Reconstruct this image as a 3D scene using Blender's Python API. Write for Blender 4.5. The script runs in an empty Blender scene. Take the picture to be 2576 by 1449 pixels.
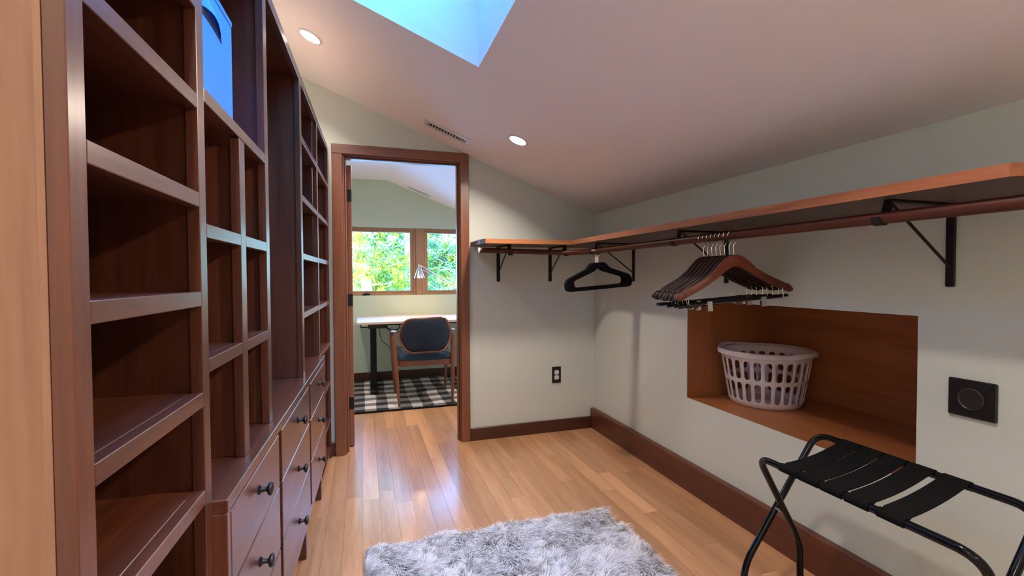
import bpy, math, random
import numpy as np
from mathutils import Vector, Matrix, noise

random.seed(7)
rng = np.random.default_rng(7)
C = bpy.context.scene.collection
S = bpy.context.scene
PI = math.pi

# ------------------------------------------------------------------ camera
FPX, W = 1185.2466, 2576.0
YAW, PITCH, ROLL, CH = map(math.radians, (17.50513, 1.40362, 0.25575, 0)); CH = 1.22336
cam_d = bpy.data.cameras.new('camera')
cam_d.sensor_width = 36.0; cam_d.sensor_fit = 'HORIZONTAL'; cam_d.lens = FPX / W * 36.0
cam_d.clip_start = 0.02; cam_d.clip_end = 200
cam = bpy.data.objects.new('camera', cam_d); C.objects.link(cam)
R0 = Vector((math.cos(YAW), -math.sin(YAW), 0))
F0 = Vector((math.sin(YAW) * math.cos(PITCH), math.cos(YAW) * math.cos(PITCH), -math.sin(PITCH)))
U0 = R0.cross(F0)
Rr = R0 * math.cos(ROLL) - U0 * math.sin(ROLL)
Ur = R0 * math.sin(ROLL) + U0 * math.cos(ROLL)
cam.matrix_world = Matrix(((Rr.x, Ur.x, -F0.x, 0), (Rr.y, Ur.y, -F0.y, 0), (Rr.z, Ur.z, -F0.z, CH), (0, 0, 0, 1)))
S.camera = cam

# ------------------------------------------------------------------ world, sun, exposure
SKY_ZENITH = (0.06, 0.36, 0.95)
SKY_HORIZON = (0.36, 0.58, 0.86)
SKY_STRENGTH = 12.5
LAMP_W = 8.2          # watts of one recessed lamp
LAMP_COL = (1.0, 0.85, 0.72)
world = bpy.data.worlds.new('sky'); S.world = world; world.use_nodes = True
nt = world.node_tree; nt.nodes.clear()
tc = nt.nodes.new('ShaderNodeTexCoord'); sp = nt.nodes.new('ShaderNodeSeparateXYZ')
rp = nt.nodes.new('ShaderNodeValToRGB'); bg = nt.nodes.new('ShaderNodeBackground'); ow = nt.nodes.new('ShaderNodeOutputWorld')
nt.links.new(tc.outputs['Generated'], sp.inputs[0]); nt.links.new(sp.outputs['Z'], rp.inputs[0])
rp.color_ramp.elements[0].position = 0.0; rp.color_ramp.elements[0].color = SKY_HORIZON + (1,)
rp.color_ramp.elements[1].position = 0.40; rp.color_ramp.elements[1].color = SKY_ZENITH + (1,)
bg.inputs['Strength'].default_value = SKY_STRENGTH
nt.links.new(rp.outputs[0], bg.inputs[0]); nt.links.new(bg.outputs[0], ow.inputs[0])
sun_d = bpy.data.lights.new('sun', 'SUN'); sun_d.energy = 8.0; sun_d.angle = 0.01; sun_d.color = (1.0, 0.9, 0.62)
sun = bpy.data.objects.new('sun', sun_d); C.objects.link(sun)
sun.rotation_euler = Vector((0.80, 0.60, -0.28)).to_track_quat('-Z', 'Y').to_euler(); sun.location = (-6, 0, 6)
S.view_settings.view_transform = 'Standard'; S.view_settings.look = 'None'
S.view_settings.exposure = 0.98; S.view_settings.gamma = 1.0; S.view_settings.use_curve_mapping = False
S.cycles.max_bounces = 14; S.cycles.diffuse_bounces = 10; S.cycles.use_denoising = True
S.cycles.sample_clamp_indirect = 8.0

# ------------------------------------------------------------------ material helpers
def new_mat(name):
    m = bpy.data.materials.new(name); m.use_nodes = True
    return m, m.node_tree, m.node_tree.nodes['Principled BSDF']

def plain(name, col, rough=0.5, metal=0.0, coat=0.0, bump=0.0, bscale=60, var=0.0, vscale=8, spec=0.5):
    m, t, b = new_mat(name)
    b.inputs['Base Color'].default_value = (*col, 1); b.inputs['Roughness'].default_value = rough
    b.inputs['Metallic'].default_value = metal; b.inputs['Coat Weight'].default_value = coat
    b.inputs['Coat Roughness'].default_value = 0.15; b.inputs['Specular IOR Level'].default_value = spec
    tcn = t.nodes.new('ShaderNodeTexCoord')
    if var > 0:
        n = t.nodes.new('ShaderNodeTexNoise'); n.inputs['Scale'].default_value = vscale; n.inputs['Detail'].default_value = 4
        r = t.nodes.new('ShaderNodeValToRGB')
        r.color_ramp.elements[0].position = 0.3; r.color_ramp.elements[1].position = 0.7
        r.color_ramp.elements[0].color = (*[c * (1 - var) for c in col], 1)
        r.color_ramp.elements[1].color = (*[min(1, c * (1 + var)) for c in col], 1)
        t.links.new(tcn.outputs['Object'], n.inputs['Vector']); t.links.new(n.outputs['Fac'], r.inputs[0])
        t.links.new(r.outputs[0], b.inputs['Base Color'])
    if bump > 0:
        n2 = t.nodes.new('ShaderNodeTexNoise'); n2.inputs['Scale'].default_value = bscale; n2.inputs['Detail'].default_value = 3
        bp = t.nodes.new('ShaderNodeBump'); bp.inputs['Strength'].default_value = bump; bp.inputs['Distance'].default_value = 0.002
        t.links.new(tcn.outputs['Object'], n2.inputs['Vector']); t.links.new(n2.outputs['Fac'], bp.inputs['Height'])
        t.links.new(bp.outputs[0], b.inputs['Normal'])
    return m

def wood(name, dark, light, axis='Z', rough=0.38, coat=0.25, coat_rough=0.2, scale=1.0, rand=0.25, bump=0.15, spec=0.5):
    """Grain that runs along one axis: noise stretched along it, fine pores, and a tone that varies from piece to piece."""
    m, t, b = new_mat(name)
    N = t.nodes.new; L = t.links.new
    tcn = N('ShaderNodeTexCoord'); oi = N('ShaderNodeObjectInfo'); mp = N('ShaderNodeMapping')
    st = {'X': (0.6, 9, 9), 'Y': (9, 0.6, 9), 'Z': (9, 9, 0.6)}[axis]
    mp.inputs['Scale'].default_value = [s * scale for s in st]
    off = N('ShaderNodeVectorMath'); off.operation = 'ADD'
    mul = N('ShaderNodeMath'); mul.operation = 'MULTIPLY'; mul.inputs[1].default_value = 37.0
    L(oi.outputs['Random'], mul.inputs[0]); L(tcn.outputs['Object'], off.inputs[0]); L(mul.outputs[0], off.inputs[1]); L(off.outputs[0], mp.inputs['Vector'])
    n1 = N('ShaderNodeTexNoise'); n1.inputs['Scale'].default_value = 1.6; n1.inputs['Detail'].default_value = 6; n1.inputs['Roughness'].default_value = 0.6; n1.inputs['Distortion'].default_value = 0.6
    n2 = N('ShaderNodeTexNoise'); n2.inputs['Scale'].default_value = 14; n2.inputs['Detail'].default_value = 3
    L(mp.outputs[0], n1.inputs['Vector']); L(mp.outputs[0], n2.inputs['Vector'])
    mx = N('ShaderNodeMix'); mx.data_type = 'FLOAT'; mx.inputs['Factor'].default_value = 0.3
    L(n1.outputs['Fac'], mx.inputs['A']); L(n2.outputs['Fac'], mx.inputs['B'])
    r = N('ShaderNodeValToRGB'); r.color_ramp.elements[0].position = 0.33; r.color_ramp.elements[1].position = 0.66
    r.color_ramp.elements[0].color = (*dark, 1); r.color_ramp.elements[1].color = (*light, 1)
    L(mx.outputs['Result'], r.inputs[0])
    hv = N('ShaderNodeHueSaturation'); mr = N('ShaderNodeMapRange')
    mr.inputs['To Min'].default_value = 1 - rand; mr.inputs['To Max'].default_value = 1 + rand
    L(oi.outputs['Random'], mr.inputs['Value']); L(mr.outputs[0], hv.inputs['Value']); L(r.outputs[0], hv.inputs['Color'])
    L(hv.outputs[0], b.inputs['Base Color'])
    bp = N('ShaderNodeBump'); bp.inputs['Strength'].default_value = bump; bp.inputs['Distance'].default_value = 0.001
    L(n2.outputs['Fac'], bp.inputs['Height']); L(bp.outputs[0], b.inputs['Normal'])
    b.inputs['Roughness'].default_value = rough; b.inputs['Coat Weight'].default_value = coat; b.inputs['Coat Roughness'].default_value = coat_rough
    b.inputs['Specular IOR Level'].default_value = spec
    return m

def emit(name, col, strength):
    m = bpy.data.materials.new(name); m.use_nodes = True; t = m.node_tree; t.nodes.clear()
    e = t.nodes.new('ShaderNodeEmission'); o = t.nodes.new('ShaderNodeOutputMaterial')
    e.inputs[0].default_value = (*col, 1); e.inputs[1].default_value = strength; t.links.new(e.outputs[0], o.inputs[0]); return m

def glass(name):
    m = bpy.data.materials.new(name); m.use_nodes = True; t = m.node_tree; t.nodes.clear()
    o = t.nodes.new('ShaderNodeOutputMaterial'); mx = t.nodes.new('ShaderNodeMixShader'); fr = t.nodes.new('ShaderNodeFresnel'); fr.inputs[0].default_value = 1.45
    a = t.nodes.new('ShaderNodeBsdfTransparent'); g = t.nodes.new('ShaderNodeBsdfGlossy'); g.inputs['Roughness'].default_value = 0.02
    a.inputs[0].default_value = (0.97, 0.99, 0.98, 1)
    t.links.new(fr.outputs[0], mx.inputs[0]); t.links.new(a.outputs[0], mx.inputs[1]); t.links.new(g.outputs[0], mx.inputs[2]); t.links.new(mx.outputs[0], o.inputs[0]); return m

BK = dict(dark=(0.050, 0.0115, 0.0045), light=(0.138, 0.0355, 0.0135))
M = {}
M['wall'] = plain('wall_paint', (0.60, 0.645, 0.59), 0.75, bump=0.08, bscale=220, spec=0.3)
M['wall_green'] = plain('study_wall_paint', (0.56, 0.64, 0.50), 0.75, bump=0.08, bscale=220, spec=0.3)
M['ceil'] = plain('ceiling_paint', (0.93, 0.88, 0.88), 0.85, bump=0.05, bscale=200, spec=0.2)
M['shaft'] = plain('shaft_paint', (0.86, 0.87, 0.88), 0.85, spec=0.2)
for a in 'XYZ':
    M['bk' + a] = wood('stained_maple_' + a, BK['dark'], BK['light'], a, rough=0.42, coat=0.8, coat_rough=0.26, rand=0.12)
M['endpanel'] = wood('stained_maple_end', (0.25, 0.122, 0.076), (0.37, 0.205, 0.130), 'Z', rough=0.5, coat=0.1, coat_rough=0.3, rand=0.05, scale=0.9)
M['casingZ'] = wood('casing_wood_Z', (0.15, 0.05, 0.022), (0.25, 0.092, 0.044), 'Z', rand=0.05)
M['casingX'] = wood('casing_wood_X', (0.15, 0.05, 0.022), (0.25, 0.092, 0.044), 'X', rand=0.05)
M['baseX'] = wood('baseboard_wood_X', (0.045, 0.012, 0.008), (0.085, 0.026, 0.015), 'X', rand=0.05)
M['baseY'] = wood('baseboard_wood_Y', (0.07, 0.017, 0.010), (0.12, 0.034, 0.017), 'Y', rand=0.05)
M['shelfX'] = wood('closet_shelf_X', (0.26, 0.09, 0.035), (0.50, 0.21, 0.085), 'X', rand=0.02, rough=0.4)
M['shelfY'] = wood('closet_shelf_Y', (0.20, 0.062, 0.027), (0.40, 0.145, 0.062), 'Y', rand=0.02, rough=0.4)
M['rod'] = wood('closet_rod_wood', (0.05, 0.012, 0.006), (0.09, 0.024, 0.011), 'Y', rand=0.02, rough=0.45, coat=0.0, spec=0.3)
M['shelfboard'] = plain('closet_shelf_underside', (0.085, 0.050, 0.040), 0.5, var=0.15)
M['niche'] = wood('niche_plywood', (0.31, 0.102, 0.032), (0.48, 0.178, 0.062), 'Y', rand=0.06, rough=0.42, scale=0.5)
M['oak'] = wood('oak_plank', (0.37, 0.180, 0.082), (0.56, 0.305, 0.160), 'Y', rand=0.18, rough=0.30, coat=0.35, coat_rough=0.16, bump=0.06)
M['subfloor'] = plain('subfloor', (0.10, 0.05, 0.025), 0.8, var=0.2)
M['winwood'] = wood('window_wood', (0.34, 0.165, 0.080), (0.52, 0.28, 0.145), 'Z', rand=0.08)
M['chairwood'] = wood('chair_walnut', (0.13, 0.038, 0.016), (0.23, 0.075, 0.032), 'Z', rand=0.03, rough=0.35)
M['hangwood'] = wood('hanger_mahogany', (0.012, 0.003, 0.003), (0.026, 0.007, 0.006), 'X', rand=0.2, rough=0.38, coat=0.0, coat_rough=0.1, spec=0.2)
M['hangred'] = wood('hanger_red_brown', (0.09, 0.018, 0.007), (0.14, 0.032, 0.012), 'X', rand=0.02, rough=0.45, coat=0.0, spec=0.3)
M['hangblack'] = plain('hanger_black_lacquer', (0.006, 0.006, 0.009), 0.4, spec=0.3, var=0.2)
M['steel'] = plain('black_steel', (0.007, 0.006, 0.009), 0.5, var=0.2, spec=0.3)
M['gloss'] = plain('black_gloss_tube', (0.004, 0.004, 0.006), 0.12, coat=0.0, var=0.2, spec=0.3)
M['strap'] = plain('black_webbing', (0.004, 0.004, 0.005), 0.9, bump=0.3, bscale=400, var=0.2, spec=0.12)
M['velvet'] = plain('black_velvet', (0.007, 0.007, 0.009), 0.95, bump=0.3, bscale=700, var=0.2, spec=0.1)
M['chrome'] = plain('chrome', (0.50, 0.48, 0.46), 0.16, metal=1.0, var=0.03)
M['bronze'] = plain('dark_bronze', (0.030, 0.026, 0.030), 0.35, metal=0.6, var=0.3, vscale=60)
M['plastic'] = plain('black_plastic', (0.008, 0.008, 0.009), 0.4, var=0.2)
M['lens_grey'] = plain('charcoal_plastic', (0.022, 0.021, 0.020), 0.35, var=0.2)
M['white'] = plain('white_plastic', (0.70, 0.70, 0.72), 0.4, var=0.02)
M['basket'] = plain('white_basket_plastic', (0.66, 0.61, 0.64), 0.38, var=0.02)
M['blue'] = plain('skylit_blue_card', (0.048, 0.255, 0.76), 0.65, var=0.05, vscale=4)  # blue cast of the skylight is put into the base colour here
M['navy'] = plain('dark_slot', (0.006, 0.012, 0.06), 0.8, var=0.2)
M['desk'] = plain('white_desk_laminate', (0.58, 0.46, 0.37), 0.45, var=0.02)
M['fabric_navy'] = plain('navy_fabric', (0.006, 0.013, 0.027), 0.95, bump=0.4, bscale=500, var=0.2, vscale=30)
M['fabric_blue'] = plain('teal_blue_fabric', (0.022, 0.060, 0.092), 0.95, bump=0.4, bscale=500, var=0.15, vscale=30)
M['nickel'] = plain('brushed_nickel', (0.55, 0.53, 0.52), 0.3, metal=1.0, var=0.05)
M['glass'] = glass('window_glass')
M['lamp'] = emit('downlight_lens', LAMP_COL, 14.0)
M['bulb'] = emit('desk_lamp_bulb', (1.0, 0.66, 0.42), 260)

M['rugback'] = plain('rug_backing', (0.35, 0.34, 0.36), 0.95, var=0.1)

def checks():
    m, t, b = new_mat('buffalo_check_weave'); N = t.nodes.new; L = t.links.new
    tcn = N('ShaderNodeTexCoord'); nz = N('ShaderNodeTexNoise'); nz.inputs['Scale'].default_value = 3.0
    L(tcn.outputs['Object'], nz.inputs['Vector'])
    ad = N('ShaderNodeMix'); ad.data_type = 'VECTOR'; ad.inputs['Factor'].default_value = 0.05
    L(tcn.outputs['Object'], ad.inputs['A']); L(nz.outputs['Color'], ad.inputs['B'])
    s = N('ShaderNodeSeparateXYZ'); L(ad.outputs['Result'], s.inputs[0])
    outs = []
    for ax in 'XY':
        q = N('ShaderNodeMath'); q.operation = 'DIVIDE'; q.inputs[1].default_value = 0.2
        fr = N('ShaderNodeMath'); fr.operation = 'FRACT'; g = N('ShaderNodeMath'); g.operation = 'GREATER_THAN'; g.inputs[1].default_value = 0.5
        L(s.outputs[ax], q.inputs[0]); L(q.outputs[0], fr.inputs[0]); L(fr.outputs[0], g.inputs[0]); outs.append(g)
    a = N('ShaderNodeMath'); a.operation = 'ADD'; L(outs[0].outputs[0], a.inputs[0]); L(outs[1].outputs[0], a.inputs[1])
    h = N('ShaderNodeMath'); h.operation = 'DIVIDE'; h.inputs[1].default_value = 2.0; L(a.outputs[0], h.inputs[0])
    r = N('ShaderNodeValToRGB'); r.color_ramp.interpolation = 'CONSTANT'
    r.color_ramp.elements[0].color = (0.014, 0.014, 0.018, 1); r.color_ramp.elements[1].position = 0.3; r.color_ramp.elements[1].color = (0.19, 0.18, 0.18, 1)
    e = r.color_ramp.elements.new(0.8); e.color = (0.66, 0.62, 0.60, 1)
    L(h.outputs[0], r.inputs[0]); L(r.outputs[0], b.inputs['Base Color']); b.inputs['Roughness'].default_value = 0.95
    return m
M['check'] = checks()

def attr_mat(name, attr, rough=0.8, sub=0.0, trans=0.0):
    m, t, b = new_mat(name)
    a = t.nodes.new('ShaderNodeAttribute'); a.attribute_name = attr
    t.links.new(a.outputs['Color'], b.inputs['Base Color']); b.inputs['Roughness'].default_value = rough
    b.inputs['Specular IOR Level'].default_value = 0.2
    if trans:
        o = t.nodes['Material Output']; tr = t.nodes.new('ShaderNodeBsdfTranslucent'); mx = t.nodes.new('ShaderNodeMixShader'); mx.inputs[0].default_value = trans
        t.links.new(a.outputs['Color'], tr.inputs[0]); t.links.new(b.outputs[0], mx.inputs[1]); t.links.new(tr.outputs[0], mx.inputs[2]); t.links.new(mx.outputs[0], o.inputs[0])
    return m
M['fur'] = attr_mat('faux_fur', 'tint', 0.75, trans=0.25)
M['leaf'] = attr_mat('foliage', 'tint', 0.7, trans=0.35)
M['bark'] = plain('pale_bark', (0.52, 0.50, 0.49), 0.9, var=0.4, vscale=20)
M['ground'] = plain('bounce_ground', (0.74, 0.76, 0.80), 0.95, var=0.3, vscale=3)  # pale bluish tone chosen to reflect blue light up into the study

# ------------------------------------------------------------------ mesh helpers
class MB:
    def __init__(s): s.v = []; s.f = []
    def quadbox(s, p):       # eight points: bottom ring then top ring
        o = len(s.v); s.v += [tuple(q) for q in p]
        s.f += [(o+3, o+2, o+1, o), (o+4, o+5, o+6, o+7)] + [(o+i, o+(i+1) % 4, o+4+(i+1) % 4, o+4+i) for i in range(4)]
        return s
    def box(s, lo, hi):
        x0, y0, z0 = lo; x1, y1, z1 = hi
        return s.quadbox([(x0,y0,z0),(x1,y0,z0),(x1,y1,z0),(x0,y1,z0),(x0,y0,z1),(x1,y0,z1),(x1,y1,z1),(x0,y1,z1)])
    def cbox(s, lo, hi, c=0.0015):      # chamfered box
        c = min(c, *[(hi[i]-lo[i]) * 0.45 for i in range(3)])
        rings = []
        def ring(z, d):
            x0, y0, x1, y1 = lo[0]+d, lo[1]+d, hi[0]-d, hi[1]-d
            k = c if d == 0 else c * 0.0 + 0.0
            e = c if d == 0 else 0.4 * c
            return [(x0+e,y0,z),(x1-e,y0,z),(x1,y0+e,z),(x1,y1-e,z),(x1-e,y1,z),(x0+e,y1,z),(x0,y1-e,z),(x0,y0+e,z)]
        for z, d in ((lo[2], c), (lo[2]+c, 0), (hi[2]-c, 0), (hi[2], c)): rings.append(ring(z, d))
        return s.loft(rings)
    def loft(s, rings, cap=True, closed=True):
        o = len(s.v); n = len(rings[0])
        for r in rings: s.v += [tuple(q) for q in r]
        for k in range(len(rings) - 1):
            a = o + k * n; b = a + n
            for i in range(n if closed else n - 1):
                j = (i + 1) % n; s.f.append((a+i, a+j, b+j, b+i))
        if cap:
            s.f.append(tuple(o + i for i in reversed(range(n)))); e = o + (len(rings)-1)*n; s.f.append(tuple(e + i for i in range(n)))
        return s
    def lathe(s, prof, seg=24, center=(0,0,0), axis='Z', cap=True):
        rings = []
        for r, h in prof:
            ring = []
            for i in range(seg):
                a = 2*PI*i/seg; u, v = r*math.cos(a), r*math.sin(a)
                q = {'Z': (u, v, h), 'X': (h, u, v), 'Y': (v, h, u)}[axis]
                ring.append(tuple(q[k] + center[k] for k in range(3)))
            rings.append(ring)
        return s.loft(rings, cap)
    def tube(s, pts, r, seg=10, closed=False, flat=None):
        pts = [Vector(p) for p in pts]; n = len(pts)
        rad = r if isinstance(r, (list, tuple)) else [r] * n
        tang = []
        for i in range(n):
            if closed: d = pts[(i+1) % n] - pts[i-1]
            else: d = pts[min(i+1, n-1)] - pts[max(i-1, 0)]
            tang.append(d.normalized())
        up = Vector((0, 0, 1)) if abs(tang[0].z) < 0.9 else Vector((1, 0, 0))
        x = tang[0].cross(up).normalized(); rings = []
        for i in range(n):
            x = (x - tang[i] * x.dot(tang[i])).normalized(); y = tang[i].cross(x)
            ring = []
            for k in range(seg):
                a = 2*PI*k/seg
                ring.append(pts[i] + x * (rad[i]*math.cos(a)) + y * (rad[i]*math.sin(a)*(flat or 1)))
            rings.append(ring)
        if closed: rings.append(rings[0]); return s.loft(rings, False)
        return s.loft(rings, True)
    def prism(s, poly, lo, hi, axis='Y'):
        def P(u, v, h): return {'Y': (u, h, v), 'X': (h, u, v), 'Z': (u, v, h)}[axis]
        return s.loft([[P(u, v, lo) for u, v in poly], [P(u, v, hi) for u, v in poly]])
    def build(s, name, m, parent=None, smooth=False, angle=35):
        me = bpy.data.meshes.new(name); me.from_pydata(s.v, [], s.f)
        import bmesh
        b = bmesh.new(); b.from_mesh(me); bmesh.ops.recalc_face_normals(b, faces=b.faces); b.to_mesh(me); b.free()
        if smooth:
            me.shade_smooth()
            try: me.set_sharp_from_angle(angle=math.radians(angle))
            except Exception: pass
        if m: me.materials.append(m)
        o = bpy.data.objects.new(name, me); C.objects.link(o)
        if parent: o.parent = parent
        return o

def fillet(pts, r, n=6, closed=False):
    pts = [Vector(p) for p in pts]; out = []; N = len(pts)
    for i, p in enumerate(pts):
        if not closed and i in (0, N-1): out.append(p); continue
        a = pts[i-1] - p; b = pts[(i+1) % N] - p
        d = min(r, a.length*0.45, b.length*0.45); A = p + a.normalized()*d; B = p + b.normalized()*d
        for k in range(n+1):
            t = k/n; out.append(A*(1-t)**2 + p*2*t*(1-t) + B*t*t)
    return out

def tag(o, label, cat, group=None, kind=None):
    o['label'] = label; o['category'] = cat
    if group: o['group'] = group
    if kind: o['kind'] = kind
    return o
def thing(name, label, cat, loc=(0,0,0), rz=0, group=None, kind=None):
    o = bpy.data.objects.new(name, None); o.empty_display_size = 0.1; C.objects.link(o); o.location = loc; o.rotation_euler = (0, 0, rz)
    return tag(o, label, cat, group, kind)
def struct(o, label, cat): return tag(o, label, cat, kind='structure')
def box(name, m, lo, hi, parent=None, c=0.0015): return MB().cbox(lo, hi, c).build(name, m, parent)
def plainbox(name, m, lo, hi, parent=None): return MB().box(lo, hi).build(name, m, parent)
def copy_tree(o, parent=None):
    c = o.copy(); C.objects.link(c)
    if parent: c.parent = parent
    for ch in list(o.children): copy_tree(ch, c)
    return c

# ------------------------------------------------------------------ the room
YW, XR = 3.425, 1.775            # end wall, right wall
YF = 5.80                        # far wall of the study
XL = -0.68
ZC, MC = 1.715, 0.389            # ceiling: height at the right wall, slope
def ceil_z(x): return ZC + MC * (XR - x)
NR = math.sqrt(1 + MC*MC)

# floor: oak planks laid along the room
floor = struct(plainbox('floor', M['subfloor'], (-1.25, -2.6, -0.06), (2.35, 5.95, -0.016)), 'pale oak plank floor running through the doorway', 'floor')
PW, PH = 0.0863, 0.07
ends = {0.156: [2.60], -0.016: [3.16], 0.415: [3.15], 0.847: [2.79], 0.76: [2.46], 1.192: [2.965], 1.365: [2.60]}
k0 = math.floor((-1.2 - PH)/PW); k1 = math.ceil((2.3 - PH)/PW)
for k in range(k0, k1):
    x0 = PH + k*PW; inner = x0 > -0.75 and x0 < 1.79
    y = -2.5 if inner else 3.3
    cuts = [y]
    fixed = sorted(sum([v for kk, v in ends.items() if abs(kk - x0) < 0.02], []))
    while cuts[-1] < YF:
        nx = cuts[-1] + random.uniform(0.9, 2.1)
        for fx in fixed:
            if cuts[-1] < fx - 0.05 and nx > fx - 0.4: nx = fx; break
        cuts.append(min(nx, YF + 0.05))
        if YF + 0.05 - cuts[-1] < 0.35: cuts[-1] = YF + 0.05
    for a, b in zip(cuts, cuts[1:]):
        MB().box((x0 + 0.0004, a + 0.0005, -0.016), (x0 + PW - 0.0004, b - 0.0005, random.uniform(-0.0003, 0.0))).build('plank', M['oak'], floor)

# walls
mb = MB()   # end wall with the door opening
DX0, DX1, DZ = -0.118, 0.676, 2.052
mb.box((-1.25, YW, 0), (DX0 - 0.02, YW + 0.12, 2.95)); mb.box((DX1 + 0.02, YW, 0), (2.35, YW + 0.12, 2.95)); mb.box((DX0 - 0.02, YW, DZ + 0.02), (DX1 + 0.02, YW + 0.12, 2.95))
struct(mb.build('wall_end', M['wall']), 'pale grey-green end wall around the doorway', 'wall')
NY0, NY1, NZ0, NZ1, NX = 1.0955, 2.2795, 0.519, 1.0845, 2.43
T = 0.016
mb = MB(); X2 = XR + 0.12
XS = XR + 0.004
mb.box((XS, -2.6, 0), (X2, NY0 - T, 2.0)); mb.box((XS, NY1 + T, 0), (X2, YW, 2.0))
mb.box((XS, NY0 - T, 0), (X2, NY1 + T, NZ0 - T)); mb.box((XS, NY0 - T, NZ1 + T), (X2, NY1 + T, 2.0))
mb.box((XR, -2.6, 0), (XS, NY0, 2.0)); mb.box((XR, NY1, 0), (XS, YW, 2.0)); mb.box((XR, NY0, 0), (XS, NY1, NZ0)); mb.box((XR, NY0, NZ1), (XS, NY1, 2.0))
struct(mb.build('wall_right', M['wall']), 'pale grey-green knee wall behind the hanging rail', 'wall')
struct(plainbox('wall_left', M['wall'], (XL - 0.1, -2.6, 0), (XL, YW, 2.95)), 'pale wall behind the bookcases', 'wall')
struct(plainbox('wall_rear', M['wall'], (XL - 0.1, -2.7, 0), (X2, -2.6, 2.95)), 'pale wall behind the viewer', 'wall')
# niche lining
niche = thing('wall_niche', 'warm brown plywood recess in the right wall', 'niche', (0, 0, 0), kind='structure')
plainbox('bottom_panel', M['niche'], (XS + 0.0003, NY0, NZ0 - T), (NX, NY1, NZ0), niche)
plainbox('top_panel', M['niche'], (XS + 0.0003, NY0, NZ1), (NX, NY1, NZ1 + T), niche)
plainbox('back_panel', M['niche'], (NX, NY0 - T, NZ0 - T), (NX + T, NY1 + T, NZ1 + T), niche)
M['nicheZ'] = wood('niche_plywood_side', (0.31, 0.104, 0.033), (0.43, 0.158, 0.054), 'Z', rand=0.04, rough=0.42, scale=0.5)
for a in (NY0 - T, NY1): plainbox('side_panel', M['nicheZ'], (XS + 0.0003, a, NZ0 - T), (NX, a + T, NZ1 + T), niche)

# ceiling with skylight opening
SX0, SX1, SY0, SY1 = -0.22, 0.525, 0.70, 2.168
def slope_box(mb, x0, x1, y0, y1, h0, h1):
    p = []
    for h in (h0, h1):
        for x, y in ((x0, y0), (x1, y0), (x1, y1), (x0, y1)): p.append((x, y, ceil_z(x) + h))
    mb.quadbox(p)
mb = MB()
slope_box(mb, XL - 0.1, X2, -2.7, SY0, 0, 0.03); slope_box(mb, XL - 0.1, X2, SY1, YW, 0, 0.03)
slope_box(mb, XL - 0.1, SX0, SY0, SY1, 0, 0.03); slope_box(mb, SX1, X2, SY0, SY1, 0, 0.03)
struct(mb.build('ceiling', M['ceil']), 'sloping white ceiling with the skylight well', 'ceiling')
sky = thing('window_3', 'skylight well open to blue sky in the sloping ceiling', 'skylight', (0, 0, 0), kind='structure')
SH = 0.50
def shaft(x0, x1, y0, y1):
    m_ = MB(); slope_box(m_, x0, x1, y0, y1, 0.0302, SH); m_.build('shaft_wall', M['shaft'], sky)
shaft(SX0 - 0.02, SX0, SY0 - 0.02, SY1 + 0.02); shaft(SX1, SX1 + 0.02, SY0 - 0.02, SY1 + 0.02)
shaft(SX0, SX1, SY0 - 0.02, SY0); shaft(SX0, SX1, SY1, SY1 + 0.02)
m_ = MB()
for q in ((SX0, SX0 + 0.035, SY0, SY1), (SX1 - 0.035, SX1, SY0, SY1), (SX0 + 0.035, SX1 - 0.035, SY0, SY0 + 0.035), (SX0 + 0.035, SX1 - 0.035, SY1 - 0.035, SY1)): slope_box(m_, *q, SH - 0.06, SH)
m_.build('frame', M['white'], sky)
m_ = MB(); slope_box(m_, SX0 + 0.03, SX1 - 0.03, SY0 + 0.03, SY1 - 0.03, SH - 0.02, SH - 0.016); m_.build('pane', M['glass'], sky)

# study beyond the door
WX0, WX1, WZ0, WZ1 = -0.62, 1.93, 1.004, 1.815
mb = MB(); Y2 = YF + 0.16
mb.box((-1.25, YF, 0), (2.35, Y2, WZ0)); mb.box((-1.25, YF, WZ1), (2.35, Y2, 2.95)); mb.box((-1.25, YF, WZ0), (WX0, Y2, WZ1)); mb.box((WX1, YF, WZ0), (2.35, Y2, WZ1))
struct(mb.build('wall_study', M['wall_green']), 'pale green study wall around the pair of windows', 'wall')
struct(plainbox('wall_study_left', M['wall_green'], (-1.35, YW + 0.12, 0), (-1.25, Y2, 2.95)), 'pale green side wall of the study left of the desk', 'wall')
struct(plainbox('wall_study_right', M['wall_green'], (2.35, YW + 0.12, 0), (2.45, Y2, 2.95)), 'pale green side wall of the study right of the desk', 'wall')
XRID, ZRID = 0.288, 2.368
def sc(x): return ZRID - max(0, x - XRID) * 0.387
mb = MB()
YS = YW + 0.12
mb.box((-1.3, YS, ZRID), (XRID, Y2, ZRID + 0.03))
mb.quadbox([(XRID, YS, sc(XRID)), (2.4, YS, sc(2.4)), (2.4, Y2, sc(2.4)), (XRID, Y2, sc(XRID)), (XRID, YS, sc(XRID)+.03), (2.4, YS, sc(2.4)+.03), (2.4, Y2, sc(2.4)+.03), (XRID, Y2, sc(XRID)+.03)])
struct(mb.build('ceiling_study', M['ceil']), 'study ceiling, flat at left and sloping down to the right', 'ceiling')

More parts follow.
